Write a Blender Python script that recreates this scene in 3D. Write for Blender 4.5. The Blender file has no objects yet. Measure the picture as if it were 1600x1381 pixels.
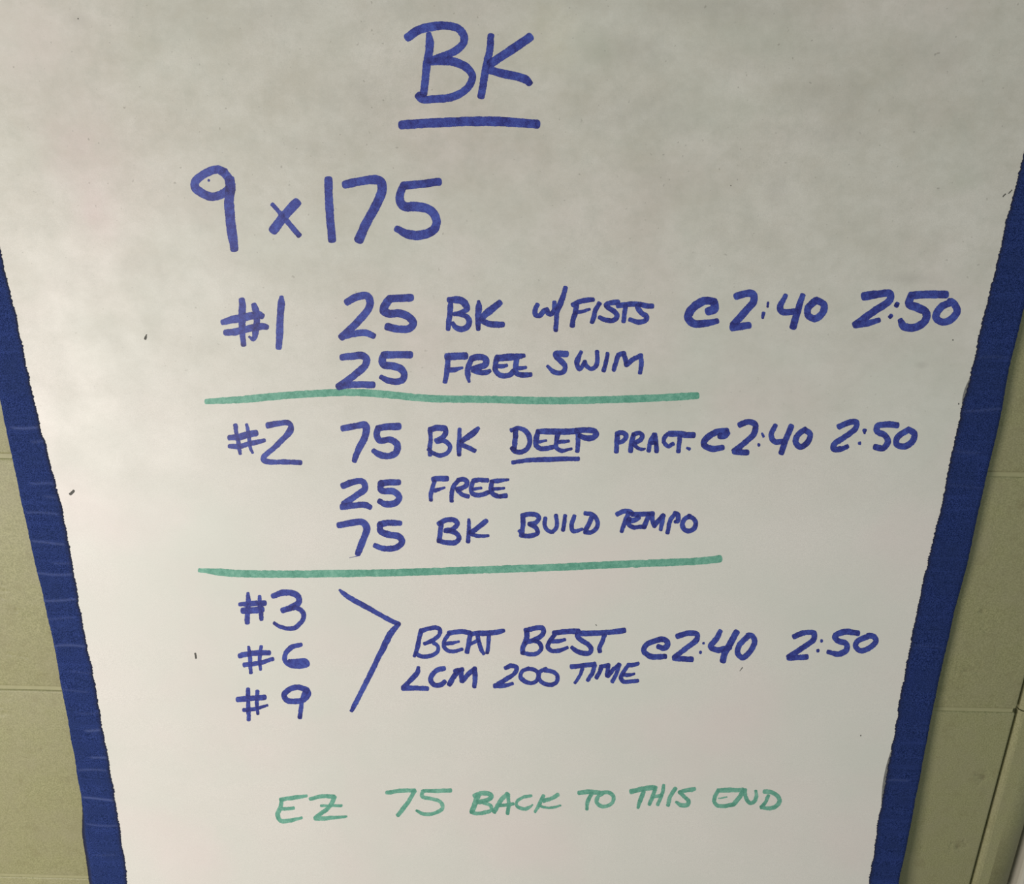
import bpy, bmesh, math, random
import numpy as np
from mathutils import Vector, Matrix

random.seed(7)
rng = np.random.default_rng(7)

# ------------------------------------------------------------------ camera
W, H, F = 1600.0, 1381.0, 1400.0          # frame and focal length, in pixels
CAM = Vector((0.0, -0.603, 1.55))
PITCH, ROLL, YAW = math.radians(21.7), math.radians(0.62), math.radians(1.1)
cam_data = bpy.data.cameras.new('camera')
cam_data.sensor_fit = 'HORIZONTAL'
cam_data.sensor_width = 36.0
cam_data.lens = 36.0 * F / W
cam_data.clip_start = 0.01
cam = bpy.data.objects.new('camera', cam_data)
bpy.context.scene.collection.objects.link(cam)
ROT = (Matrix.Rotation(YAW, 3, 'Z') @ Matrix.Rotation(math.pi / 2 - PITCH, 3, 'X')
       @ Matrix.Rotation(ROLL, 3, 'Z'))
cam.matrix_world = Matrix.Translation(CAM) @ ROT.to_4x4()
bpy.context.scene.camera = cam

# ------------------------------------------------------------------ light and exposure
sc = bpy.context.scene
sc.view_settings.view_transform = 'Standard'
sc.view_settings.look = 'None'
sc.view_settings.gamma = 1.0
sc.view_settings.use_curve_mapping = False
sc.view_settings.exposure = 0.0

world = bpy.data.worlds.new('room_light')
sc.world = world
world.use_nodes = True
world.node_tree.nodes['Background'].inputs[0].default_value = (0.90, 1.0, 0.99, 1)
world.node_tree.nodes['Background'].inputs[1].default_value = 0.275


def area_light(name, loc, aim, size, power, color):
    d = bpy.data.lights.new(name, 'AREA')
    d.shape = 'RECTANGLE'
    d.size, d.size_y = size
    d.energy = power
    d.color = color
    o = bpy.data.objects.new(name, d)
    sc.collection.objects.link(o)
    o.location = loc
    o.rotation_euler = (Vector(aim) - Vector(loc)).to_track_quat('-Z', 'Y').to_euler()
    return o


area_light('side_light', (-0.98, -1.18, 0.98), (-0.2, 0.0, 1.05), (0.5, 0.6), 16.8, (1.0, 0.90, 0.85))
area_light('ceiling_light', (-0.5, -0.9, 2.9), (-0.2, 0.0, 1.1), (1.2, 0.4), 5.0, (0.97, 1.0, 0.9))

# ------------------------------------------------------------------ helpers
C = sc.collection


def ray(px, py):
    return ROT @ Vector(((px - W / 2) / F, (H / 2 - py) / F, -1.0))


def bow(z):
    """how far the sheet stands off the wall at height z: it flexes outwards low down"""
    t = max(0.0, 1.19 - z)
    return 0.0085 + 0.105 * t * t


def at(px, py, lift=0.0):
    """the point of the whiteboard's face seen at a pixel"""
    d = ray(px, py)
    y = -0.0085
    for _ in range(8):
        p = CAM + d * ((y - CAM.y) / d.y)
        y = -bow(p.z) - lift
    return p


def on_wall(px, py):
    d = ray(px, py)
    return CAM + d * (-CAM.y / d.y)


def mesh_obj(name, verts, faces, mat, parent=None, smooth=False, attrs=None):
    me = bpy.data.meshes.new(name)
    me.from_pydata([tuple(v) for v in verts], [], faces)
    me.update()
    if mat:
        me.materials.append(mat)
    if smooth:
        for p in me.polygons:
            p.use_smooth = True
    for k, vals in (attrs or {}).items():
        a = me.attributes.new(k, 'FLOAT', 'POINT')
        a.data.foreach_set('value', [float(v) for v in vals])
    o = bpy.data.objects.new(name, me)
    C.objects.link(o)
    if parent:
        o.parent = parent
    return o


def bevel_box(name, lo, hi, mat, parent=None, bevel=0.003, seg=2):
    bm = bmesh.new()
    bmesh.ops.create_cube(bm, size=1.0)
    for v in bm.verts:
        v.co = Vector([lo[i] + (v.co[i] + 0.5) * (hi[i] - lo[i]) for i in range(3)])
    if bevel:
        bmesh.ops.bevel(bm, geom=list(bm.edges), offset=bevel, segments=seg, affect='EDGES', profile=0.6)
    me = bpy.data.meshes.new(name)
    bm.to_mesh(me)
    bm.free()
    me.materials.append(mat)
    o = bpy.data.objects.new(name, me)
    C.objects.link(o)
    if parent:
        o.parent = parent
    return o


class Nodes:
    """a small wrapper for building node materials"""
    def __init__(self, name):
        self.m = bpy.data.materials.new(name)
        self.m.use_nodes = True
        self.t = self.m.node_tree
        self.b = self.t.nodes['Principled BSDF']
        self.co = self.n('ShaderNodeNewGeometry').outputs['Position']

    def n(self, kind, **kw):
        x = self.t.nodes.new(kind)
        for k, v in kw.items():
            setattr(x, k, v)
        return x

    def link(self, a, b):
        self.t.links.new(a, b)

    def put(self, sock, v):
        if isinstance(v, (int, float, tuple)):
            sock.default_value = v
        else:
            self.link(v, sock)

    def noise(self, scale, detail=3.0, rough=0.55, stretch=None, offset=(0, 0, 0)):
        m = self.n('ShaderNodeMapping')
        self.link(self.co, m.inputs['Vector'])
        m.inputs['Scale'].default_value = stretch or (1, 1, 1)
        m.inputs['Location'].default_value = offset
        x = self.n('ShaderNodeTexNoise')
        self.link(m.outputs[0], x.inputs['Vector'])
        x.inputs['Scale'].default_value = scale
        x.inputs['Detail'].default_value = detail
        x.inputs['Roughness'].default_value = rough
        return x.outputs['Fac']

    def remap(self, v, a, b, c=0.0, d=1.0, smooth=False):
        x = self.n('ShaderNodeMapRange')
        if smooth:
            x.interpolation_type = 'SMOOTHSTEP'
        for i, s in enumerate((v, a, b, c, d)):
            self.put(x.inputs[i], s)
        return x.outputs[0]

    def math(self, op, a, b=0.0, clamp=False):
        x = self.n('ShaderNodeMath', operation=op, use_clamp=clamp)
        self.put(x.inputs[0], a)
        self.put(x.inputs[1], b)
        return x.outputs[0]

    def mix(self, fac, a, b, mode='MIX'):
        x = self.n('ShaderNodeMix', data_type='RGBA', blend_type=mode)
        self.put(x.inputs['Factor'], fac)
        self.put(x.inputs['A'], a)
        self.put(x.inputs['B'], b)
        return x.outputs['Result']

    def attr(self, name):
        return self.n('ShaderNodeAttribute', attribute_name=name).outputs['Fac']

    def spot(self, p, r):
        """1 at the point p of the surface, fading to 0 at the radii r"""
        m = self.n('ShaderNodeVectorMath', operation='SUBTRACT')
        self.link(self.co, m.inputs[0])
        m.inputs[1].default_value = p
        s = self.n('ShaderNodeVectorMath', operation='MULTIPLY')
        self.link(m.outputs[0], s.inputs[0])
        s.inputs[1].default_value = (1 / r[0], 0, 1 / r[1])
        ln = self.n('ShaderNodeVectorMath', operation='LENGTH')
        self.link(s.outputs[0], ln.inputs[0])
        return self.remap(ln.outputs['Value'], 0.0, 1.0, 1.0, 0.0, True)

    def bump(self, h, dist, strength=1.0):
        x = self.n('ShaderNodeBump')
        x.inputs['Distance'].default_value = dist
        x.inputs['Strength'].default_value = strength
        self.put(x.inputs['Height'], h)
        self.link(x.outputs[0], self.b.inputs['Normal'])

    def done(self, color, rough=0.5, spec=0.5):
        self.put(self.b.inputs['Base Color'], color)
        self.put(self.b.inputs['Roughness'], rough)
        self.put(self.b.inputs['Specular IOR Level'], spec)
        return self.m


# ------------------------------------------------------------------ materials
def whiteboard_material():
    k = Nodes('whiteboard_sheet')
    base = (0.74, 0.705, 0.63, 1)
    grain = k.noise(1500, 2.0, 0.6)
    col = k.mix(k.remap(grain, 0.36, 0.64), (0.72, 0.705, 0.655, 1), (0.82, 0.80, 0.745, 1))
    # colour casts of old wiped ink
    tint = k.noise(7.0, 3.0, 0.6, offset=(3, 0, 1))
    col = k.mix(k.remap(tint, 0.35, 0.65, 0.0, 0.75), col, (0.70, 0.73, 0.66, 1))
    pink = k.noise(9.0, 3.0, 0.5, offset=(8, 2, 5))
    col = k.mix(k.remap(pink, 0.5, 0.75, 0.0, 0.6), col, (0.79, 0.71, 0.68, 1))
    # wiped smears over an even darker tone, both stronger towards the top
    z = k.n('ShaderNodeSeparateXYZ')
    k.link(k.co, z.inputs[0])
    high = k.remap(z.outputs['Z'], 1.24, 1.52, 0.08, 1.0)
    smear = k.noise(26, 7.0, 0.72, stretch=(0.8, 1, 1.1), offset=(1, 0, 2))
    s = k.math('MULTIPLY', k.remap(smear, 0.36, 0.72, 0.28, 0.66), high)
    col = k.mix(s, col, (0.42, 0.40, 0.315, 1))
    haze = k.noise(90, 6.0, 0.75, offset=(5, 0, 7))
    col = k.mix(k.math('MULTIPLY', k.remap(haze, 0.45, 0.72, 0.0, 0.30), high), col, (0.42, 0.44, 0.38, 1))
    for px, py, rx, rz, c, a in SMUDGES:
        p = at(px, py)
        ragged = k.remap(k.noise(40, 4.0, 0.6, offset=(px, 0, py)), 0.35, 0.65, 0.35, 1.0)
        col = k.mix(k.math('MULTIPLY', k.math('MULTIPLY', k.spot(p, (rx, rz)), ragged), a * 0.6), col, c)
    # pin-prick specks
    sp = k.noise(420, 1.0, 0.4, offset=(9, 9, 9))
    col = k.mix(k.math('MULTIPLY', k.remap(sp, 0.76, 0.82, 0.0, 0.5), high), col, (0.25, 0.24, 0.2, 1))
    k.bump(k.noise(900, 2.0), 0.00004, 0.6)
    k.b.inputs['Coat Weight'].default_value = 0.0
    return k.done(col, k.remap(k.noise(30, 4.0), 0.3, 0.7, 0.38, 0.50), 0.46)


GREY, PINK, GREEN_CAST = (0.36, 0.35, 0.31, 1), (0.66, 0.50, 0.50, 1), (0.46, 0.50, 0.40, 1)
SMUDGES = [
    (30, 60, 0.05, 0.05, (0.74, 0.66, 0.62, 1), 0.8), 
    (130, 240, 0.045, 0.05, PINK, 0.55), (150, 335, 0.022, 0.03, PINK, 0.55), (80, 120, 0.05, 0.03, GREY, 0.22),
    (120, 30, 0.012, 0.008, GREY, 0.6), (570, 160, 0.045, 0.03, GREY, 0.5), (500, 230, 0.05, 0.02, GREY, 0.3),
    (985, 80, 0.04, 0.014, GREY, 0.6), (1010, 180, 0.06, 0.02, GREY, 0.5), (1130, 180, 0.06, 0.02, GREEN_CAST, 0.5),
    (930, 80, 0.03, 0.018, GREEN_CAST, 0.6), (1100, 10, 0.10, 0.014, GREY, 0.6), (1310, 155, 0.05, 0.02, GREY, 0.5),
    (1300, 210, 0.05, 0.012, GREY, 0.4), (1180, 60, 0.06, 0.02, GREEN_CAST, 0.5), (600, 300, 0.06, 0.02, GREY, 0.25),
    (1460, 90, 0.04, 0.02, GREY, 0.4), (1490, 280, 0.03, 0.015, GREEN_CAST, 0.5), (1215, 295, 0.012, 0.02, GREY, 0.4),
    (250, 100, 0.09, 0.04, GREEN_CAST, 0.25), (400, 20, 0.12, 0.03, GREY, 0.3), (700, 10, 0.08, 0.015, GREY, 0.35),
    (860, 60, 0.03, 0.03, (0.62, 0.6, 0.38, 1), 0.4), (1440, 570, 0.006, 0.004, GREY, 0.7), (1420, 435, 0.03, 0.006, GREY, 0.5),
    (1030, 285, 0.02, 0.02, GREY, 0.3), (1270, 60, 0.10, 0.04, GREY, 0.25), (690, 240, 0.08, 0.02, GREY, 0.25),
]


def ink_material(name, light, mid, dark):
    k = Nodes(name)
    d = k.attr('ink')
    n = k.noise(330, 3.0, 0.6)
    f = k.noise(1900, 1.0, 0.5)
    v = k.math('ADD', d, k.remap(n, 0.3, 0.7, -0.26, 0.26))
    v = k.math('ADD', v, k.remap(f, 0.3, 0.7, -0.26, 0.26), True)
    col = k.mix(k.remap(v, 0.0, 0.5), light, mid)
    col = k.mix(k.remap(v, 0.5, 1.0), col, dark)
    return k.done(col, 0.45, 0.3)


def tape_material():
    k = Nodes('blue_painters_tape')
    g = k.noise(1500, 2.0, 0.6)
    col = k.mix(k.remap(g, 0.38, 0.62), (0.000, 0.008, 0.055, 1), (0.034, 0.062, 0.235, 1))
    p = k.noise(45, 3.0, 0.6)
    col = k.mix(k.remap(p, 0.35, 0.7, 0.0, 0.5), col, (0.016, 0.032, 0.105, 1))
    lat = k.noise(30, 4.0, 0.7, stretch=(0.4, 1, 9.0))
    col = k.mix(k.remap(lat, 0.52, 0.75, 0.0, 0.4), col, (0.035, 0.065, 0.25, 1))
    col = k.mix(k.attr('crease'), col, (0.16, 0.21, 0.46, 1))
    col = k.mix(k.attr('dirt_shade'), col, (0.016, 0.017, 0.03, 1))  # grime along the inner edge, plus painted shade on the folded-back flap
    h = k.math('ADD', k.noise(110, 3.0, 0.6, stretch=(0.25, 1, 7.0)), k.noise(900, 2.0))
    k.bump(h, 0.00012, 0.5)
    return k.done(col, 0.8, 0.12)


def block_material():
    k = Nodes('painted_concrete_block')
    g = k.noise(900, 2.0, 0.6)
    col = k.mix(k.remap(g, 0.38, 0.62), (0.262, 0.262, 0.128, 1), (0.372, 0.367, 0.195, 1))
    m = k.noise(22, 5.0, 0.65)
    col = k.mix(k.remap(m, 0.4, 0.7, 0.0, 0.6), col, (0.325, 0.305, 0.19, 1))
    d = k.noise(70, 6.0, 0.7, offset=(4, 0, 4))
    col = k.mix(k.remap(d, 0.54, 0.74, 0.0, 0.6), col, (0.23, 0.21, 0.105, 1))
    pit = k.noise(38, 3.0, 0.55, offset=(2, 0, 6))
    col = k.mix(k.remap(pit, 0.70, 0.78, 0.0, 0.7), col, (0.17, 0.15, 0.08, 1))
    fine = k.noise(1400, 1.0, 0.5)
    col = k.mix(k.remap(fine, 0.5, 0.8, 0.0, 0.5), col, (0.19, 0.185, 0.10, 1))
    h = k.math('ADD', k.noise(60, 7.0, 0.65), k.remap(pit, 0.64, 0.78, 0.0, -1.6))
    k.bump(h, 0.0012, 0.4)
    return k.done(col, 0.5, 0.35)


def plain(name, c, rough=0.5, spec=0.4, scale=300, amt=0.06):
    k = Nodes(name)
    n = k.noise(scale, 3.0)
    lo = tuple(max(0.0, x * (1 - amt)) for x in c) + (1,)
    hi = tuple(x * (1 + amt) for x in c) + (1,)
    return k.done(k.mix(n, lo, hi), rough, spec)


M_BOARD = whiteboard_material()
M_BLUE = ink_material('blue_marker_ink', (0.072, 0.115, 0.46, 1), (0.040, 0.055, 0.30, 1), (0.016, 0.016, 0.125, 1))
M_GREEN = ink_material('green_marker_ink', (0.25, 0.53, 0.41, 1), (0.135, 0.39, 0.29, 1), (0.075, 0.27, 0.19, 1))
M_SPECK = plain('dark_speck', (0.09, 0.09, 0.08), 0.7)
M_TAPE = tape_material()
M_BLOCK = block_material()
M_MORTAR = plain('painted_mortar', (0.35, 0.345, 0.19), 0.55, 0.4, 200, 0.12)
M_TRIM = plain('white_trim_paint', (0.55, 0.53, 0.44), 0.5, 0.4, 60, 0.04)
M_FLOOR = plain('grey_floor', (0.30, 0.29, 0.26), 0.6, 0.3, 25, 0.2)
M_BACKING = plain('brown_hardboard_backing', (0.16, 0.10, 0.06), 0.8, 0.2)

# ------------------------------------------------------------------ the wall of painted blocks
floor = bevel_box('floor', (-2.0, -2.2, -0.1), (2.0, 0.25, 0.0), M_FLOOR, None, 0)
floor['kind'] = 'structure'
JOINT = 0.0034
X_JAMB = on_wall(1519, 1381).x                     # the upright joint beside the door
X_END = on_wall(1602, 1381).x                      # where the bullnose meets the door casing
course_z = [on_wall(60, 714).z, on_wall(60, 1076).z]
COURSE = course_z[0] - course_z[1]
z0 = course_z[0]
while z0 - COURSE > -0.02:
    z0 -= COURSE
wall = bevel_box('wall_back', (-1.75, 0.0012, 0.0), (X_JAMB - 0.004, 0.19, z0 + COURSE * 12), M_MORTAR, None, 0)
wall['kind'] = 'structure'


bevel_box('mortar_bed', (X_JAMB - 0.004, 0.007, 0.0), (X_END - 0.028, 0.19, z0 + COURSE * 12), M_MORTAR, wall, 0)


def block(x0, x1, za, zb, proud):
    o = bevel_box('concrete_block', (x0 + JOINT / 2, -proud, za + JOINT / 2),
                  (x1 - JOINT / 2, 0.012, zb - JOINT / 2), M_BLOCK, wall, 0.0020, 3)
    for p in o.data.polygons:
        p.use_smooth = True
    return o


def end_block(za, zb):
    """narrow block with a bullnose that turns back towards the door"""
    r = 0.032
    a, b = X_JAMB + JOINT / 2, X_END
    prof = [(a, 0.016), (a, 0.003), (a + 0.002, 0.0006), (a + 0.004, 0.0)]
    for i in range(19):
        t = math.radians(90 * i / 18)
        prof.append((b - r + r * math.sin(t) - 0.0005, r - r * math.cos(t)))
    prof += [(b - 0.0005, 0.05), (a, 0.05)]
    n = len(prof)
    lo, hi = za + 0.0006, zb - 0.0006
    v = [(x, y, lo) for x, y in prof] + [(x, y, hi) for x, y in prof]
    f = [(i, (i + 1) % n, n + (i + 1) % n, n + i) for i in range(n)]
    f += [tuple(range(n - 1, -1, -1)), tuple(range(n, 2 * n))]
    o = mesh_obj('bullnose_block', v, f, M_BLOCK, wall)
    for p in o.data.polygons[4:4 + 18]:
        p.use_smooth = True


for r in range(12):
    za = max(0.0, z0 + r * COURSE)
    zb = z0 + (r + 1) * COURSE
    joints = [0.25 - 0.406 * i for i in range(5)] if r % 2 else [0.10 - 0.406 * i for i in range(5)]
    xs = sorted([-1.75] + [j for j in joints if j > -1.70] + [X_JAMB])
    for i in range(len(xs) - 1):
        block(xs[i], xs[i + 1], za, zb, random.uniform(-0.0004, 0.0004))
    end_block(za, zb)

casing = bevel_box('trim_1', (X_END + 0.0005, 0.008, 0.0), (X_END + 0.075, 0.05, 2.12), M_TRIM, None, 0.003, 2)
casing['kind'] = 'structure'
head = bevel_box('trim_2', (X_END + 0.0005, 0.008, 2.1205), (X_END + 0.95, 0.05, 2.20), M_TRIM, None, 0.003, 2)
head['kind'] = 'structure'
door = bevel_box('door_1', (X_END + 0.078, 0.018, 0.006), (X_END + 0.90, 0.052, 2.117), M_TRIM, None, 0.002, 1)
door['kind'] = 'structure'
kick = bevel_box('kick_plate', (X_END + 0.12, 0.015, 0.04), (X_END + 0.86, 0.0178, 0.30),
                 plain('brushed_steel', (0.5, 0.5, 0.5), 0.35), door, 0.001, 1)

# ------------------------------------------------------------------ whiteboard sheet with taped edges
board = bpy.data.objects.new('whiteboard', None)
C.objects.link(board)
board['label'] = 'tall white marker board with handwritten swim sets, edged in blue tape on block wall'
board['category'] = 'whiteboard'
TOP_Z, BOT_Z = 1.70, 0.50

# where the tape meets the white face, and where it ends on the wall side, read off in the picture
INNER_L = [(2, 397), (24, 490), (47, 595), (73, 702), (99, 802), (117, 900), (134, 1000), (148, 1069), (163, 1150), (178, 1237), (200, 1381)]
INNER_R = [(1598, 250), (1580, 318), (1565, 378), (1548, 450), (1530, 522), (1518, 575), (1504, 630), (1486, 715), (1468, 800), (1444, 897),
           (1423, 1000), (1404, 1102), (1392, 1175), (1378, 1250), (1357, 1381)]
OUTER_L = [(0, 622), (10, 670), (23, 730), (37, 800), (55, 882), (73, 955), (86, 1020), (97, 1080), (107, 1130), (117, 1181), (121, 1215),
           (128, 1243), (136, 1309), (145, 1381)]
OUTER_R = [(1592, 515), (1577, 575), (1566, 635), (1551, 700), (1538, 760), (1525, 820), (1507, 897), (1490, 960), (1470, 1050), (1455, 1120),
           (1443, 1180), (1432, 1240), (1422, 1290), (1404, 1381)]


def edge_fn(pts):
    """x of an edge as a function of height on the sheet, carried on straight beyond the frame"""
    q = sorted(((at(*p).z, at(*p).x) for p in pts))
    zs = np.array([a for a, _ in q])
    xs = np.array([b for _, b in q])

    def f(z):
        if z < zs[0]:
            return xs[0] + (z - zs[0]) * 0.0
        if z > zs[-1]:
            return xs[-1]
        return float(np.interp(z, zs, xs))
    return f


inL, inR, outL, outR = (edge_fn(p) for p in (INNER_L, INNER_R, OUTER_L, OUTER_R))


def sheet():
    v, f = [], []
    nz, nx = 90, 12
    for side in (0, 1):
        for j in range(nz + 1):
            z = BOT_Z + (TOP_Z - BOT_Z) * j / nz
            xa, xb = outL(z) + 0.0025, outR(z) - 0.0015
            for i in range(nx + 1):
                v.append((xa + (xb - xa) * i / nx, -bow(z) + side * 0.0035, z))
    s = (nz + 1) * (nx + 1)
    v += list(v)                                   # the rim has its own vertices: its corners stay sharp
    for j in range(nz):
        for i in range(nx):
            a = j * (nx + 1) + i
            f.append((a, a + 1, a + nx + 2, a + nx + 1))
            f.append((s + a, s + a + nx + 1, s + a + nx + 2, s + a + 1))
    rim = len(f)
    for j in range(nz):
        for i in (0, nx):
            a, b = j * (nx + 1) + i, (j + 1) * (nx + 1) + i
            f.append((a, b, s + b, s + a) if i == 0 else (a, s + a, s + b, b))
    for i in range(nx):
        for j in (0, nz):
            a, b = j * (nx + 1) + i, j * (nx + 1) + i + 1
            f.append((a, s + a, s + b, b) if j == 0 else (a, b, s + b, s + a))
    f = f[:rim] + [tuple(q + 2 * s for q in t) for t in f[rim:]]
    return mesh_obj('panel', v, f, M_BOARD, board, True)


sheet()


def jitter(n, amp, step):
    base = rng.normal(0, 1, n // step + 3)
    return np.interp(np.arange(n) / step, np.arange(len(base)), base) * amp


def tape(name, label, inner, outer, side, creases, flap):
    """side -1: left strip, +1: right strip; wraps round the sheet's edge"""
    n = 1500
    zs = np.linspace(BOT_Z, TOP_Z, n)
    ji = jitter(n, 0.00028, 1) + jitter(n, 0.0004, 9)
    jo = jitter(n, 0.00012, 2) + jitter(n, 0.0003, 25)
    cz = [(at(px, py).z, amp, a, b) for px, py, amp, a, b in creases]
    cols = [0.0, 0.03, 0.07, 0.15, 0.3, 0.45, 0.6, 0.75, 0.9, 1.0]
    v, f, crease, dirt_shade = [], [], [], []
    wander = jitter(n, 0.0006, 12)
    for j, z in enumerate(zs):
        xi, xo = inner(z) + ji[j], outer(z) + jo[j]
        for c in cols:
            x = xi + (xo - xi) * c
            lift, cr = 0.0, 0.0
            for q, amp, a, b in cz:
                if a <= c <= b:
                    d = abs(z - q - 0.0012 * math.sin(3 * c + q * 50)) / 0.0010
                    if d < 3:
                        e = math.exp(-d * d)
                        lift += 0.00022 * amp * e
                        cr += 0.30 * amp * e
            dj = max(0.0, 1 - c / 0.09) * (0.75 + 0.4 * rng.random())
            v.append((x, -bow(z) - 0.00018 - lift - (0.00012 if 0.02 < c < 0.99 else 0), z))
            crease.append(min(1.0, cr))
            dirt_shade.append(min(1.0, dj))
        w = flap(z) + abs(wander[j]) * 0.3
        v.append((xo + side * 0.0006, -bow(z) + 0.0010, z))
        v.append((xo + side * 0.0003 + side * w * 0.6, -bow(z) + 0.0040, z))
        v.append((xo + side * w, -bow(z) + 0.0052 + w * 0.15, z))
        crease += [0, 0, 0]
        dirt_shade += [0, 0.75, 0.9]  # shade of the turned-away flap, put into its colour
    m = len(cols) + 3
    for j in range(n - 1):
        for i in range(m - 1):
            a = j * m + i
            f.append((a, a + 1, a + m + 1, a + m) if side > 0 else (a, a + m, a + m + 1, a + 1))
    o = mesh_obj(name, v, f, M_TAPE, board, True, {'crease': crease, 'dirt_shade': dirt_shade})
    o['label'] = label
    return o


CREASE_L = [(60, 667, 1.0, 0, .8), (66, 690, .6, 0, .3), (75, 757, .6, 0, .7), (85, 778, .5, 0, .35), (90, 803, .6, .1, .9),
            (95, 848, .8, .1, .9), (100, 878, .4, 0, .5), (110, 896, .8, 0, 1), (112, 937, .9, 0, 1), (118, 966, .4, .2, 1), (128, 1010, .9, 0, 1),
            (130, 1050, .3, 0, .6), (135, 1079, .4, .2, 1), (150, 1113, .3, 0, .6), (150, 1141, 1.1, .05, .5), (160, 1185, .9, .0, .5),
            (160, 1204, .7, .1, .9), (165, 1248, 1.2, 0, .95), (165, 1288, .6, 0, .9), (170, 1335, .3, .2, .8)]
CREASE_R = [(1560, 560, .25, 0, 1), (1540, 640, .4, 0, 1), (1520, 705, .3, 0, .6), (1500, 760, .2, 0, 1), (1440, 1010, .2, 0, 1), (1410, 1220, .5, 0, .7)]


def flap_left(z):
    za, zb = at(140, 1235).z, at(140, 1300).z
    t = (za - z) / (za - zb)
    return 0.0008 + 0.0052 * min(1.2, max(0.0, t)) ** 0.8


def flap_right(z):
    return 0.0008


tape('tape_strip', 'creased blue painter\'s tape on the left edge', inL, outL, -1, CREASE_L, flap_left)
tape('tape_strip', 'dark blue painter\'s tape on the right edge', inR, outR, 1, CREASE_R, flap_right)

# grey adhesive residue beside the right strip
def residue(pts, name='tape_residue'):
    v, f = [], []
    n = 26
    for i in range(n + 1):
        t = i / n
        z = at(*pts[0]).z + (at(*pts[1]).z - at(*pts[0]).z) * t
        w = (pts[2] * math.sin(math.pi * min(1, max(0, t))) ** 0.7 + 0.0002)
        xi = inR(z) + 0.0012
        v += [(xi - w, -bow(z) - 0.0001, z), (xi, -bow(z) - 0.0001, z)]
    for i in range(n):
        f.append((2 * i, 2 * i + 1, 2 * i + 3, 2 * i + 2))
    mesh_obj(name, v, f, plain('grey_adhesive', (0.20, 0.20, 0.19), 0.6, 0.4, 500, 0.5), board)


residue(((1390, 1165), (1375, 1260), 0.0030))
residue(((1522, 590), (1505, 640), 0.0022))

# ------------------------------------------------------------------ the writing
CROPS = {
    'N1': (690, 455, 160 / 11),
    'P': (0, 0, 1), 'A': (600, 0, 16 / 3), 'B': (280, 240, 40 / 11), 'C': (320, 440, 40 / 9), 'C1': (340, 455, 40 / 3),
    'C2': (660, 440, 4), 'D1': (820, 440, 80 / 11), 'D2': (680, 540, 160 / 17), 'D3': (840, 540, 80 / 9), 'E': (1040, 430, 3.2),
    'F': (300, 640, 4), 'F1': (345, 650, 1600 / 135), 'G1': (660, 655, 16), 'G2': (780, 655, 160 / 17), 'G3': (950, 665, 10),
    'G4': (660, 735, 1600 / 150), 'G5': (670, 790, 1600 / 280), 'G6': (950, 790, 10), 'H': (1050, 640, 4), 'I': (340, 900, 5),
    'J1': (635, 970, 160 / 17), 'J2': (800, 970, 1600 / 190), 'J3': (615, 1030, 1600 / 270), 'J4': (880, 1025, 1600 / 130),
    'K': (990, 960, 4), 'L': (410, 1210, 1600 / 420), 'M1': (725, 1225, 10), 'M2': (890, 1215, 1600 / 210), 'M3': (1100, 1220, 1600 / 140),
}
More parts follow.
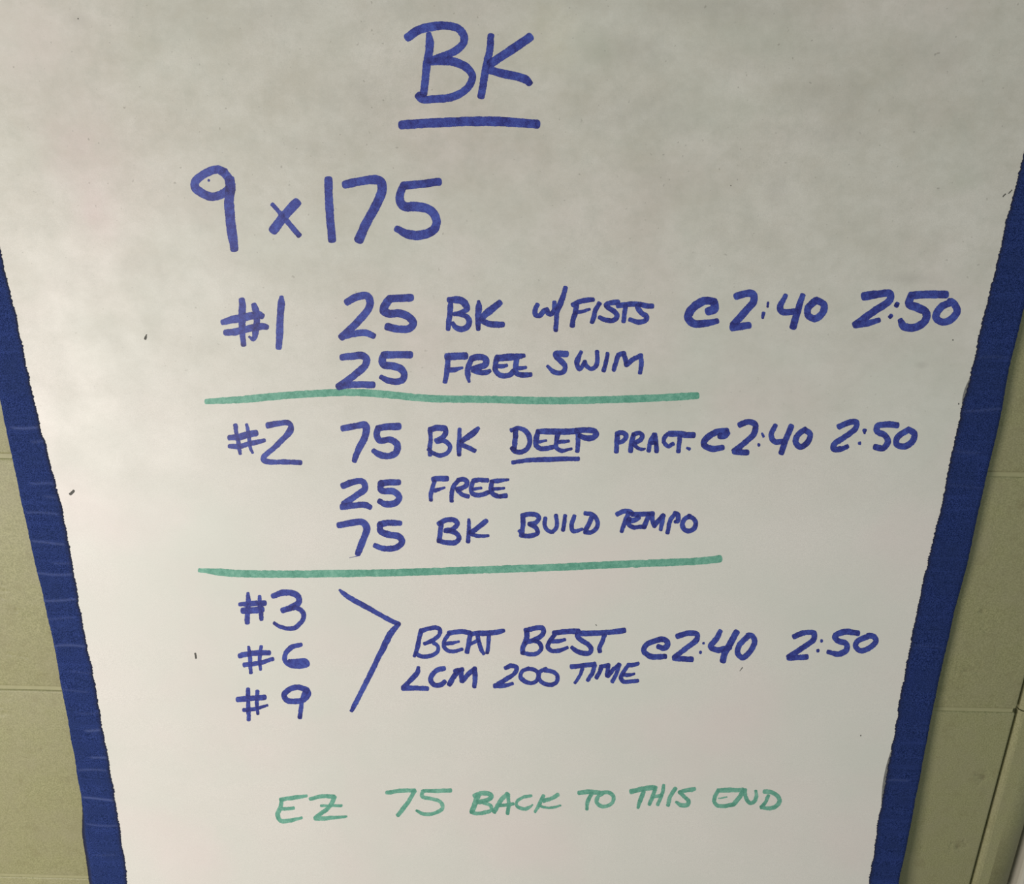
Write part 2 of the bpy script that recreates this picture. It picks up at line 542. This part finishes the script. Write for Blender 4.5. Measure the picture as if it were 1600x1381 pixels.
WORDS = [
    ('heading', 'large blue heading BK', 'b', 'A', 60,
     '200,310,66 290,250,66 400,222,66 520,215 620,240 665,300 660,360,58 600,420,58 490,470,60 390,505,54'
     '|385,515,54 500,508,66 600,520,66 690,565,62 735,630,56 720,700,56 650,770,58 540,815,60 430,825,60 320,825 290,798,62'
     '|374,285,40 380,350,62 378,420,62 363,500,62 350,600,60 340,700,56 330,780,56'
     '|890,300,50 880,420,54 850,560,56 830,680,56 810,800,56|1213,312,66 1100,390,68 980,470,66 890,530,64'
     '|890,585,60 1000,615,64 1120,640,62 1185,665,62 1212,692,50'),
    ('underline', 'thick blue line under the heading', 'b', 'A', 68, '150,1040 300,1030 500,1020,70 750,1012,72 1000,1015,72 1272,1035,66'),
    ('written_number', 'large blue 9', 'b', 'B', 42,
     '255,105 215,90 150,112 95,155 90,190 130,225 190,245 250,225 285,190 280,140 250,105|w48 287,150 292,190 283,270 290,370 300,450 313,540,40|w14 168,152'),
    ('written_letter', 'blue multiplication x', 'b', 'B', 24, '530,288,20 600,370,26 680,463,28|w48 665,280 600,350 537,433'),
    ('written_number', 'large blue 175', 'b', 'B', 40,
     '848,148 850,250 858,370 868,488|945,175,42 1030,158,42 1110,148,46 1145,160,46 1152,210,46 1110,310,46 1060,400,46 1022,488,46'
     '|1473,160 1380,172 1275,182/1275,182 1258,220 1255,270,44 1280,300,46 1350,300,46 1430,325,44 1462,380,42 1447,430,44 1380,462,46 1300,458,44 1238,428,34'),
    ('written_number', 'blue #1', 'b', 'C1', 140,
     '510,180,110 520,300 515,450 510,650 520,900,110 540,1110,105|760,290,110 790,400,140 820,600,130 795,800,130 775,950,110 740,1000,90 660,950,50'
     '|w150 110,645,110 300,595 500,555 700,515 850,490 920,520,120|170,860,120 350,850 550,800 750,760 900,730 1020,745,110'
     '|w135 1330,130,90 1325,250 1310,450 1298,650 1290,900 1275,1165,125'),
    ('written_number', 'blue 25 beside #1', 'b', 'C', 48,
     '990,140 1050,108 1120,98 1148,135 1135,190 1070,270 990,350 952,383/952,383,42 1040,362,42 1110,355,42 1170,376,38'
     '|1430,112 1350,116 1285,118/1285,118 1250,170,54 1245,205,54 1280,222,50 1350,220,50 1420,248 1448,290 1420,325 1350,330 1270,314'),
    ('written_number', 'blue 25 above the upper green line', 'b', 'C', 46,
     '955,525,42 1030,517 1095,515 1122,535 1115,580 1050,640 980,695 930,728/930,728,42 1040,715,42 1165,718,44'
     '|1425,507 1340,507 1250,508/1245,510 1232,545 1245,578 1300,585 1360,605 1385,640,42 1375,680,42 1330,695,40 1270,685,38 1225,663,30'),
    ('written_word', 'blue BK in the first set', 'b', 'N1', 130,
     '205,230,110 200,350 190,500 165,680 145,860,105|170,195,130 340,190,170 470,225,170 545,300,160 585,400,120 470,470,110 290,520,100'
     '|310,520,100 480,535,120 595,600,125 628,700,130 590,800,135 460,862,135 330,825,120 250,735,105'
     '|842,235,85 845,350,145 825,600,130 832,860,105|1318,262,140 1150,400,165 1000,520,165 910,640,120|940,690,130 1080,740,145 1250,757,150 1385,760,130'),
    ('written_word', 'blue w/FISTS', 'b', 'D1', 60,
     '140,265 115,330 122,375 165,388 215,335 250,320/250,320 265,360 300,365 335,320 335,235,50|w56 462,70,52 430,180,64 390,280,64 365,360 358,450,56 350,550,54'
     '|548,262 620,228 700,210 775,205,52|590,260 575,350 548,430 540,500|w44 570,352 650,340 735,315,34|w56 845,250 800,330 785,400 765,458'
     '|w58 1060,235 980,240 925,262 950,300 1020,340 1048,390 1015,435 940,440 850,408,50|w62 1060,272 1150,262 1240,255 1310,258|w54 1145,270 1130,370 1122,450'
     '|w60 1445,278 1380,275 1300,262 1280,290 1320,350 1385,400 1370,440 1300,460 1195,432,50'),
    ('written_word', 'blue FREE in the first set', 'b', 'D2', 80,
     'w112 180,165 300,155 440,152|205,115,30 190,160,70 185,250 170,400 145,530,70|w70 200,362,80 300,352 395,325,45'
     '|w85 540,190 490,300 478,430 500,525,50|w95 540,190 620,168 715,180 752,230 730,285 650,315 560,345|w80 560,365 650,392 750,395 800,372,60'
     '|w105 915,185 1000,178 1150,165 1300,150,70|w80 905,180 885,300 890,370 950,430 1030,445 1110,420 1150,380|w70 920,305 1000,302 1050,290,50'
     '|w80 1200,200 1185,300 1180,380 1220,420 1300,432 1400,425,70|w60 1220,335 1330,322,50'),
    ('written_word', 'blue SWIM', 'b', 'D3', 68,
     '395,115,95 320,110,90 245,112,70 260,160,74 330,220,80 380,290,74 365,355,70 310,380,68 220,362,66 140,285,46'
     '|w62 605,90,54 560,180,80 548,260,76 582,330,60 630,270 655,225/655,225 680,280 740,322 805,290 830,200 825,85'
     '|w62 970,110,54 955,220 918,345|w68 1120,135 1092,220 1060,335|1120,130 1195,105/1195,105 1215,180 1235,270/1235,270 1320,195 1430,140/1430,135 1440,250 1422,375,62'),
    ('written_time', 'blue @2:40 in the first set', 'b', 'E', 34,
     '243,132 190,130,38 130,170,38 112,210,38 140,240,36 200,240 255,230,28|w38 243,140 243,170 215,180,40|355,105 400,92 438,95 440,130 400,180 340,245/335,262 415,250,32'
     '|w10 512,136 510,158|w18 490,190 485,212,14|w30 600,102,22 572,160 582,182 620,185 655,180|w32 685,102,26 657,190 638,258|w32 750,127 712,165 715,203 750,216 787,185 790,145 755,125'),
    ('written_time', 'blue 2:50 in the first set', 'b', 'E', 34,
     '995,105,40 1060,95,36 1122,92,34 1120,125 1050,175 980,225 950,247/950,247 1010,240,30 1065,225,24|w22 1158,143 1154,152|w20 1128,202 1122,208'
     '|w36 1400,96 1320,96 1230,100/1230,100 1217,145 1260,162,40 1300,185 1300,225 1240,263 1190,255 1175,228,28|w34 1430,133 1372,165 1352,210 1380,234 1425,222 1457,180 1440,140 1420,133'),
    ('divider_line', 'upper green divider line', 'g', 'P', 10.5, '323,627,8 380,624 432,619 490,615 545,613 590,615 640,620 680,623 760,624 860,626 960,624 1060,620 1088,618'),
    ('written_number', 'blue #2', 'b', 'F1', 95,
     'w78 270,170 285,300 325,500 360,695,60|w70 480,160,60 510,300 530,480 550,600,60 590,680,44|w125 160,400,90 350,385 500,345 640,315|w90 165,560,84 350,560 500,520 650,490 800,450,76'
     '|w100 880,168,120 1050,140 1240,125 1295,170,90 1290,260,120 1150,430 950,620 800,755 795,815 900,850,94 1200,850,90 1470,862,90'),
    ('written_number', 'blue 75 beside #2', 'b', 'F', 36,
     '945,118 1020,103 1085,98,40 1080,170,40 1040,250,38 1015,318,30|1290,105,42 1220,107,40 1165,115/1165,115 1155,160 1172,192 1240,188 1283,220,40 1275,270,40 1220,290,38 1160,275 1135,257,28'),
    ('written_word', 'blue BK beside #2', 'b', 'G1', 115,
     '190,270 205,450,105 185,700 190,890,100|200,260,140 320,225,150 450,215,150 560,240,150 580,320,130 550,400,130 450,480,120 340,530,110'
     '|370,555,120 520,530 640,600 690,700,105 650,820,105 530,890,105 420,905,115 250,840,100 160,750,100'
     '|w110 930,250,95 925,450 915,700,120 920,890,95|w120 1390,225,100 1300,320,150 1150,430,150 990,550|w115 980,640 1150,710 1300,785'),
    ('written_word', 'blue DEEP', 'b', 'G2', 72,
     '240,160,80 235,280,74 222,430|180,160,60 280,130,60 380,170,74 440,250 448,340 410,430 330,480 240,475 185,425,60'
     '|w88 570,182,76 680,178 850,182,90 1000,180,90 1140,172,90|570,190 545,290,84 545,380 600,430 700,430 780,410|w48 590,332 690,310,34'
     '|w66 862,210,80 840,330 838,410 900,460 1060,435,44|w58 880,335 1020,320,48|w68 1155,200 1160,330 1150,465|w82 1140,165 1280,160 1400,178 1425,220 1380,270 1290,278 1185,245,70'),
    ('underline', 'blue line under DEEP', 'b', 'G2', 66, '205,635 400,605 700,592,72 950,582,68 1160,582,64'),
    ('written_word', 'blue PRACT.', 'b', 'G3', 75,
     '145,160,80 135,280 130,405|w80 140,130 210,110 282,145 270,200 220,250,70 180,262,70|w80 400,150 370,260 352,395|w75 400,140 490,115 538,155 505,220 430,262|w55 410,290,80 470,350 540,370 575,360,36'
     '|w72 720,140 665,240 635,390|730,140 750,270 760,400|w60 670,270 740,270|w70 1050,125 930,135 880,190 880,270 940,325 1012,285|w98 970,125 1100,128 1200,140 1330,147|w75 1120,170 1110,290 1097,400|w50 1235,352,40 1270,365,56'),
    ('written_time', 'blue @2:40 beside PRACT.', 'b', 'H', 36,
     '340,135,40 280,140,38 205,190 200,220 250,245 315,238,32|w36 345,145 325,165 300,165|w34 425,95 480,75 522,95 512,150 450,210 390,258/390,262 468,268'
     '|w15 563,150 571,168|w20 543,220|w32 645,100,28 620,160 640,198 700,200|w34 745,105 710,190 683,268|w34 830,125 785,160 772,200 800,233 850,200 862,150 830,125'),
    ('written_time', 'blue 2:50 in the second set', 'b', 'H', 34,
     '1045,105 1100,82 1152,78 1145,120 1080,170 1012,220 1012,245 1050,247 1095,230,26|w20 1203,130,26 1204,148,12|w22 1172,210'
     '|w36 1405,97 1340,92 1285,102 1282,135 1330,160 1350,200 1320,240 1272,235|w36 1470,130 1412,170 1402,215 1450,230 1500,200 1515,150 1478,125'),
    ('written_number', 'blue 25 beside FREE', 'b', 'F', 36,
     '945,475 1010,452 1068,450 1082,490 1020,540 950,590/940,608 1020,598 1080,595 1112,610,30|1290,455 1230,455 1180,460/1180,460 1180,500 1200,510 1260,512 1295,550 1270,583 1210,590 1173,572,32'),
    ('written_word', 'blue FREE in the second set', 'b', 'G4', 80,
     'w95 185,150 280,135 405,135|w75 200,190 165,300 140,400 145,495,60|w60 210,332,72 290,310 370,285,36|w75 600,165 520,260 490,370 487,505|w85 600,160 680,145 740,185 735,240 660,290 580,315'
     '|w75 590,340 660,400 760,432|w80 850,170 950,158 1080,165|840,200 812,300 832,380 900,412 1000,402 1090,372|w60 850,312 980,292,44|w75 1150,185 1280,170 1430,155,44|w80 1160,190 1142,300 1165,380 1240,428 1390,420|w60 1180,310 1360,295,44'),
    ('written_number', 'blue 75 above the lower green line', 'b', 'F', 36,
     '920,722 1000,707,38 1068,705,38 1092,740,40 1075,800,38 1050,860,38 1037,898|1300,710,30 1230,707,36 1178,715/1175,720 1178,758 1220,778,38 1290,792,38 1313,825 1280,860,34 1200,868,32 1145,850,30|w4 985,925 1045,913'),
    ('written_word', 'blue BK above the lower green line', 'b', 'G5', 44,
     '110,155 105,220 92,315|w44 90,160 150,130 225,127 255,160 215,208 150,222/150,222 235,240 270,288 245,325 180,333 90,315|w38 358,125,28 358,220 350,320|w46 510,138 440,195 375,240|w34 380,258 450,272 530,268,26'),
    ('written_word', 'blue BUILD', 'b', 'G5', 42,
     '840,90 840,170 828,268|835,88 900,75 965,85 982,112 960,148 900,165/900,165 958,200 972,242 920,266 850,268 808,225,30|w36 1040,112 1036,180 1062,222 1108,232 1140,190 1145,150 1135,88'
     '|w34 1217,90 1210,150 1197,218|w38 1300,95 1275,170 1290,226 1370,210,28|w42 1450,115 1425,170 1402,212|w40 1398,68 1460,80 1503,130 1500,195 1450,238 1395,235'),
    ('written_word', 'blue TEMPO', 'b', 'G6', 75,
     'w78 145,130 240,92 330,90 390,130|320,120 270,240 210,400,66|w78 380,140 500,135 600,130 700,125|w85 330,235 420,225 475,185|w72 330,200 325,290 400,340 500,332 565,330'
     '|w82 640,150 600,240 565,335|690,140 692,230 725,315/725,315 800,220 865,155/862,155 840,280 825,375,60|w70 1050,125 975,220 950,330 930,420|1045,118 1090,130 1095,195 1090,240 1050,252,60'
     '|w76 1270,165 1200,210 1162,290 1190,370 1270,398 1340,360 1370,280 1340,210 1270,168'),
    ('divider_line', 'lower green divider line', 'g', 'P', 10.5, '312,891,6 345,894 375,896 450,897 525,896 600,895 700,892 790,889 875,886 960,882 1040,879 1100,876 1124,873'),
    ('written_number', 'blue #3', 'b', 'I', 36,
     'w36 237,135,24 240,200 232,300 232,362|w32 327,160,26 332,220 342,335|w42 175,222,30 270,215 365,212|w46 200,270 280,268 345,262|w44 435,155,40 500,132 580,132 632,162 632,205 580,242 510,268,40'
     '|w34 540,262 620,250 668,285 672,320 660,350 610,400 545,410,30 480,390,28 442,368,24'),
    ('written_number', 'blue #6', 'b', 'I', 34,
     'w30 243,555,22 255,650 258,755,26|w30 340,550,24 328,640 335,730,22|w38 175,622 280,602 400,600|w34 210,692 320,680 430,648,28|w36 650,535,30 580,555 530,610 527,660 570,695 650,703 703,688 690,665 620,665 560,665,30'),
    ('written_number', 'blue #9', 'b', 'I', 34,
     'w32 237,885 240,1000 243,1122,28|w28 312,900 305,980 315,1075,22|w40 160,965 260,955 365,948|w28 205,1047 300,1035 388,1010,18|w40 690,885 620,868 550,892 520,930 540,968 600,978 680,960 710,920 700,890|w32 690,900,40 662,960 650,1040 643,1105,28'),
    ('bracket', 'blue arrow-shaped bracket', 'b', 'I', 34,
     '955,110,20 990,140,34 1030,168,36 1180,252,36 1320,330,34 1415,378,34|1410,380 1350,450,46 1310,530,46 1270,610,40 1180,790,38 1100,950,36 1048,1050,30'),
    ('written_word', 'blue BEAT', 'b', 'J1', 60,
     'w64 220,140,70 190,250 162,400 118,515,50|w62 220,145 320,115 430,100 490,130 482,200 400,280 270,335,56|w55 400,325 460,370 462,440 400,498 300,525 200,515 140,480'
     '|w68 625,180 720,165 850,158 930,180|w56 630,185 562,290 550,370 600,435 690,450 820,415,44|w52 590,335 680,325 770,305,36|w68 940,190 920,320 890,455|w60 1045,190 1070,330 1105,430 1135,485,46'
     '|w66 960,190 1060,180|w52 930,345 1050,285|w74 1040,185 1200,178 1330,165 1425,145,60|w56 1215,220 1205,340 1188,465'),
    ('written_word', 'blue BEST', 'b', 'J2', 58,
     '195,130,66 190,240,66 140,360 140,420|w60 180,125 280,100 400,95 415,150 370,210 280,255 180,285|w55 280,255 365,295 382,370 320,430 240,440 150,420'
     '|w66 555,160 700,142 870,135|w55 570,170 502,260 470,340 520,395 620,390 730,350,34|w52 530,270 620,265 695,248,40|w58 880,140 860,200 920,260 1000,310 1040,370 1015,420 930,425 840,390 788,350,46'
     '|w68 900,165 1100,162 1300,148 1470,125|w54 1220,190 1180,290 1150,360 1155,400'),
    ('written_word', 'blue LCM', 'b', 'J3', 42,
     '230,78,34 218,125,46 150,200,44 90,258/90,265,48 200,268 310,270|w44 465,85 400,102 350,160 345,200 380,238 440,235 472,210|w46 600,105 550,170 517,230|570,112 635,95/622,102 632,200/638,202 700,130 750,88/750,85 755,180 748,252,38'),
    ('written_number', 'blue 200', 'b', 'J3', 40,
     '1038,78 1090,60 1140,78 1120,130 1030,190 940,245/940,247,44 1030,243 1100,225,30|w36 1250,85 1190,110 1175,160 1220,208 1280,220 1328,190 1338,130 1300,97 1240,88|w38 1410,90 1352,120 1345,180 1390,222 1460,235 1508,210 1515,150 1470,115 1400,100'),
    ('written_word', 'blue TIME', 'b', 'J4', 85,
     'w95 165,205 300,192 450,170 600,155|w72 370,240 320,370 230,515,60|610,180 560,320 475,460|730,200 700,310 645,415|750,200 870,175/870,175 850,300 845,380/860,385 960,260 1070,165/1075,165 1030,320 945,490,76'
     '|w85 1250,175 1340,170 1440,140,70|w80 1240,190 1150,320 1110,420 1150,485 1280,490 1430,472,74|w72 1160,362 1280,360 1365,340,50'),
    ('written_time', 'blue @2:40 beside BEST', 'b', 'K', 32,
     '155,200,30 190,210,34 213,190 195,158 140,162 75,195 65,230 110,263 195,262|275,135 340,117 395,122 395,155 330,210 255,268/255,275 362,280|w17 437,180|w20 418,237'
     '|w34 540,105,28 520,150 482,200 520,222 600,205|w38 642,112 600,190 570,240 558,288|w32 720,132 662,190 650,240 680,270 730,230 757,170 740,132 715,132'),
    ('written_time', 'blue 2:50 in the last set', 'b', 'K', 32,
     '1005,137 1070,114 1125,117 1125,155 1060,205 970,265/970,272 1080,266|w19 1175,165|w22 1152,225|w34 1400,117 1320,108 1260,137 1272,160 1330,185 1330,220 1280,247 1217,235,26|w32 1475,132 1400,167 1387,200 1420,227 1480,205 1515,165 1500,137 1465,133'),
    ('written_word', 'green EZ', 'g', 'L', 24,
     '262,128,18 180,138 110,150/115,150 110,190 90,240,28 110,275 170,272 232,258,18|w20 115,205 185,200|w24 285,145,20 350,130 425,132/430,135 400,190 315,258/315,262 380,260 500,250,14|w16 350,185 470,186'),
    ('written_number', 'green 75', 'g', 'L', 24,
     '742,108 820,97 905,95/905,98 870,160 807,242|w21 1118,95,26 1040,98,24 960,98/955,100 950,130 1000,143 1062,165 1072,200 1020,232 960,235 918,215,16'),
    ('written_word', 'green BACK', 'g', 'M1', 56,
     'w72 215,190 170,310 125,425|w66 165,180 280,145 395,155 430,200 350,255 220,280|w52 300,290 420,340 425,405 340,440 200,460 115,440|w66 675,155 580,250 475,430|w56 690,170 700,300 682,455|w46 560,330 680,328 770,310'
     '|w46 1045,182 920,205 825,280 825,335 900,383 1000,373 1070,325,24|w56 1238,185 1180,310 1112,430,44|w56 1465,165 1380,220 1250,260|w36 1180,335 1290,370 1420,360 1510,335,22'),
    ('written_word', 'green TO', 'g', 'M2', 44, 'w50 115,180 230,168 350,178|w44 260,190 215,290 205,375,34|w42 370,180 460,175 520,220 515,290 450,335 370,338 320,290 340,225 400,180'),
    ('written_word', 'green THIS', 'g', 'M2', 42,
     'w54 735,165 850,135 1000,115|w46 880,170 842,270 815,355,34|w42 1025,115 990,220 950,315|w40 1120,90,34 1105,180 1050,320|w36 990,230 1090,210|w44 1258,130 1200,220 1172,325|w44 1485,135 1400,148 1310,172/1310,172 1370,230 1418,280 1405,322 1330,325 1270,290,30'),
    ('written_word', 'green END', 'g', 'M3', 68,
     'w78 260,170 450,165 700,165|w68 250,180 195,280 182,380 250,440 380,450 520,420|w26 260,312 330,305 410,287,18|w76 700,190 620,310 530,415|w66 730,160 742,280 790,375 830,400 900,360 935,270 925,180,50|w62 1150,270 1100,380 1025,470|w72 1080,190 1200,205 1310,270 1350,350 1300,440 1180,488 1025,482,56'),
    ('ink_speck', '', 's', 'P', 3.4, '229,523,2 227,529,4'), ('ink_speck', '', 's', 'P', 4, '115,767 110,772'), ('ink_speck', '', 's', 'P', 3, '305,1021 306,1028'),
    ('ink_speck', '', 's', 'P', 1.6, '1567,307 1571,303'), ('ink_speck', '', 's', 'P', 1.6, '1576,302 1581,297'), ('ink_speck', '', 's', 'P', 1.6, '931,976 932,977'),
    ('ink_speck', '', 's', 'P', 1.3, '1156,1048,1 1160,1043,1.6'), ('ink_speck', '', 's', 'P', 2, '122,29'), ('ink_speck', '', 's', 'P', 2, '1489,531'), ('ink_speck', '', 's', 'P', 2, '1498,631'),
    ('ink_speck', '', 's', 'P', 2, '1345,1149'), ('ink_speck', '', 's', 'P', 1.6, '1142,290'),
]

FATTER = {'A': 1.12, 'B': 1.16, 'C': 1.12, 'C1': 1.08, 'E': 1.1, 'F': 1.12, 'H': 1.1, 'I': 1.12, 'K': 1.1, 'F1': 1.06, 'P': 1.08, 'G1': 1.05,
          'G2': 1.04, 'J1': 1.08, 'J2': 1.1, 'J3': 1.08, 'G5': 1.05, 'L': 1.05, 'M1': 1.12, 'M2': 1.12, 'M3': 1.08}


def smooth(pts):
    """points (x, y, w) -> a dense line through them"""
    if len(pts) == 1:
        x, y, w = pts[0]
        return np.array([(x - 0.1, y, w), (x + 0.1, y, w)])
    p = np.array(pts, float)
    p = np.vstack([2 * p[0] - p[1], p, 2 * p[-1] - p[-2]])
    p[0, 2], p[-1, 2] = p[1, 2], p[-2, 2]
    out = []
    for i in range(1, len(p) - 2):
        a, b, c, d = p[i - 1], p[i], p[i + 1], p[i + 2]
        # centripetal spacing keeps the line from overshooting at uneven steps
        t0 = 0.0
        t1 = t0 + max(1e-3, np.hypot(*(b - a)[:2])) ** 0.5
        t2 = t1 + max(1e-3, np.hypot(*(c - b)[:2])) ** 0.5
        t3 = t2 + max(1e-3, np.hypot(*(d - c)[:2])) ** 0.5
        k = max(2, int(np.hypot(*(c - b)[:2]) / 1.3))
        for s in range(k):
            t = t1 + (t2 - t1) * s / k
            A1 = a * (t1 - t) / (t1 - t0) + b * (t - t0) / (t1 - t0)
            A2 = b * (t2 - t) / (t2 - t1) + c * (t - t1) / (t2 - t1)
            A3 = c * (t3 - t) / (t3 - t2) + d * (t - t2) / (t3 - t2)
            B1 = A1 * (t2 - t) / (t2 - t0) + A2 * (t - t0) / (t2 - t0)
            B2 = A2 * (t3 - t) / (t3 - t1) + A3 * (t - t1) / (t3 - t1)
            out.append(B1 * (t2 - t) / (t2 - t1) + B2 * (t - t1) / (t2 - t1))
    out.append(p[-2])
    return np.array(out)


def write(name, label, crop, width, text, mat, extra=()):
    """one word: strokes separated by |, corners by /, each point x,y or x,y,w in its crop"""
    lines = []                                     # dense lines in frame pixels
    for cr, wd, tx in ((crop, width, text),) + tuple(extra):
        ox, oy, s = CROPS[cr]
        fat = FATTER.get(cr, 1.0)
        for stroke in tx.split('|'):
            w0 = wd
            toks = stroke.split()
            if toks and toks[0][0] == 'w':
                w0 = float(toks[0][1:])
                toks = toks[1:]
            for seg in ' '.join(toks).split('/'):
                pts = []
                for q in seg.split():
                    c = [float(u) for u in q.split(',')]
                    pts.append((ox + c[0] / s, oy + c[1] / s, (c[2] if len(c) > 2 else w0) * fat / s))
                if pts:
                    lines.append(smooth(pts))
    V, Fc, ink = [], [], []
    for li, L in enumerate(lines):
        d = np.gradient(L[:, :2], axis=0)
        d /= np.maximum(1e-6, np.hypot(d[:, 0], d[:, 1]))[:, None]
        rows = []
        hw0, hw1 = L[0, 2] / 2, L[-1, 2] / 2
        for t in (1.0, 0.97, 0.88, 0.7, 0.4):      # blunt round cap at the start
            rows.append((L[0, :2] - d[0] * hw0 * 0.85 * t, d[0], hw0 * max(0.02, 1 - t ** 2.6) ** (1 / 2.6), 1))
        for i in range(len(L)):
            rows.append((L[i, :2], d[i], L[i, 2] / 2, 0))
        for t in (0.4, 0.7, 0.88, 0.97, 1.0):
            rows.append((L[-1, :2] + d[-1] * hw1 * 0.85 * t, d[-1], hw1 * max(0.02, 1 - t ** 2.6) ** (1 / 2.6), 2))
        n = len(rows)
        ja, jb = jitter(n, 0.16, 1) + jitter(n, 0.22, 4), jitter(n, 0.16, 1) + jitter(n, 0.22, 4)
        run = jitter(n, 0.10, 9)
        cross = (-1.0, -0.72, -0.3, 0.3, 0.72, 1.0)
        others = [lines[k] for k in range(len(lines)) if k != li]
        O = np.vstack(others) if others else None
        lift = 0.000016 + 0.000007 * li + (0.000012 if mat is M_BLUE else 0.0)
        base = len(V)
        for i, (p, dd, hw, end) in enumerate(rows):
            nrm = np.array((-dd[1], dd[0]))
            for c in cross:
                off = hw * c + (ja[i] if c == -1 else jb[i] if c == 1 else 0)
                q = p + nrm * off
                a = 0.42 + run[i] + (0.10 if abs(c) > 0.9 else 0.0)
                if O is not None:
                    g = (O[:, 2] / 2 - np.hypot(O[:, 0] - q[0], O[:, 1] - q[1])).max()
                    a += 0.22 * min(1.0, max(0.0, g / 1.2 + 0.3))
                if end == 2 or i > n - 8:
                    a += 0.16
                V.append(at(q[0], q[1], lift + 0.000006 * i / n))
                ink.append(a)
        m = len(cross)
        for i in range(n - 1):
            for j in range(m - 1):
                b = base + i * m + j
                Fc.append((b, b + m, b + m + 1, b + 1))
    o = mesh_obj(name, V, Fc, mat, board, True, {'ink': ink})
    if label:
        o['label'] = label
    return o


for row in WORDS:
    name, label, color, crop, width, text = row[:6]
    write(name, label, crop, width, text, {'b': M_BLUE, 'g': M_GREEN, 's': M_SPECK}[color], row[6] if len(row) > 6 else ())
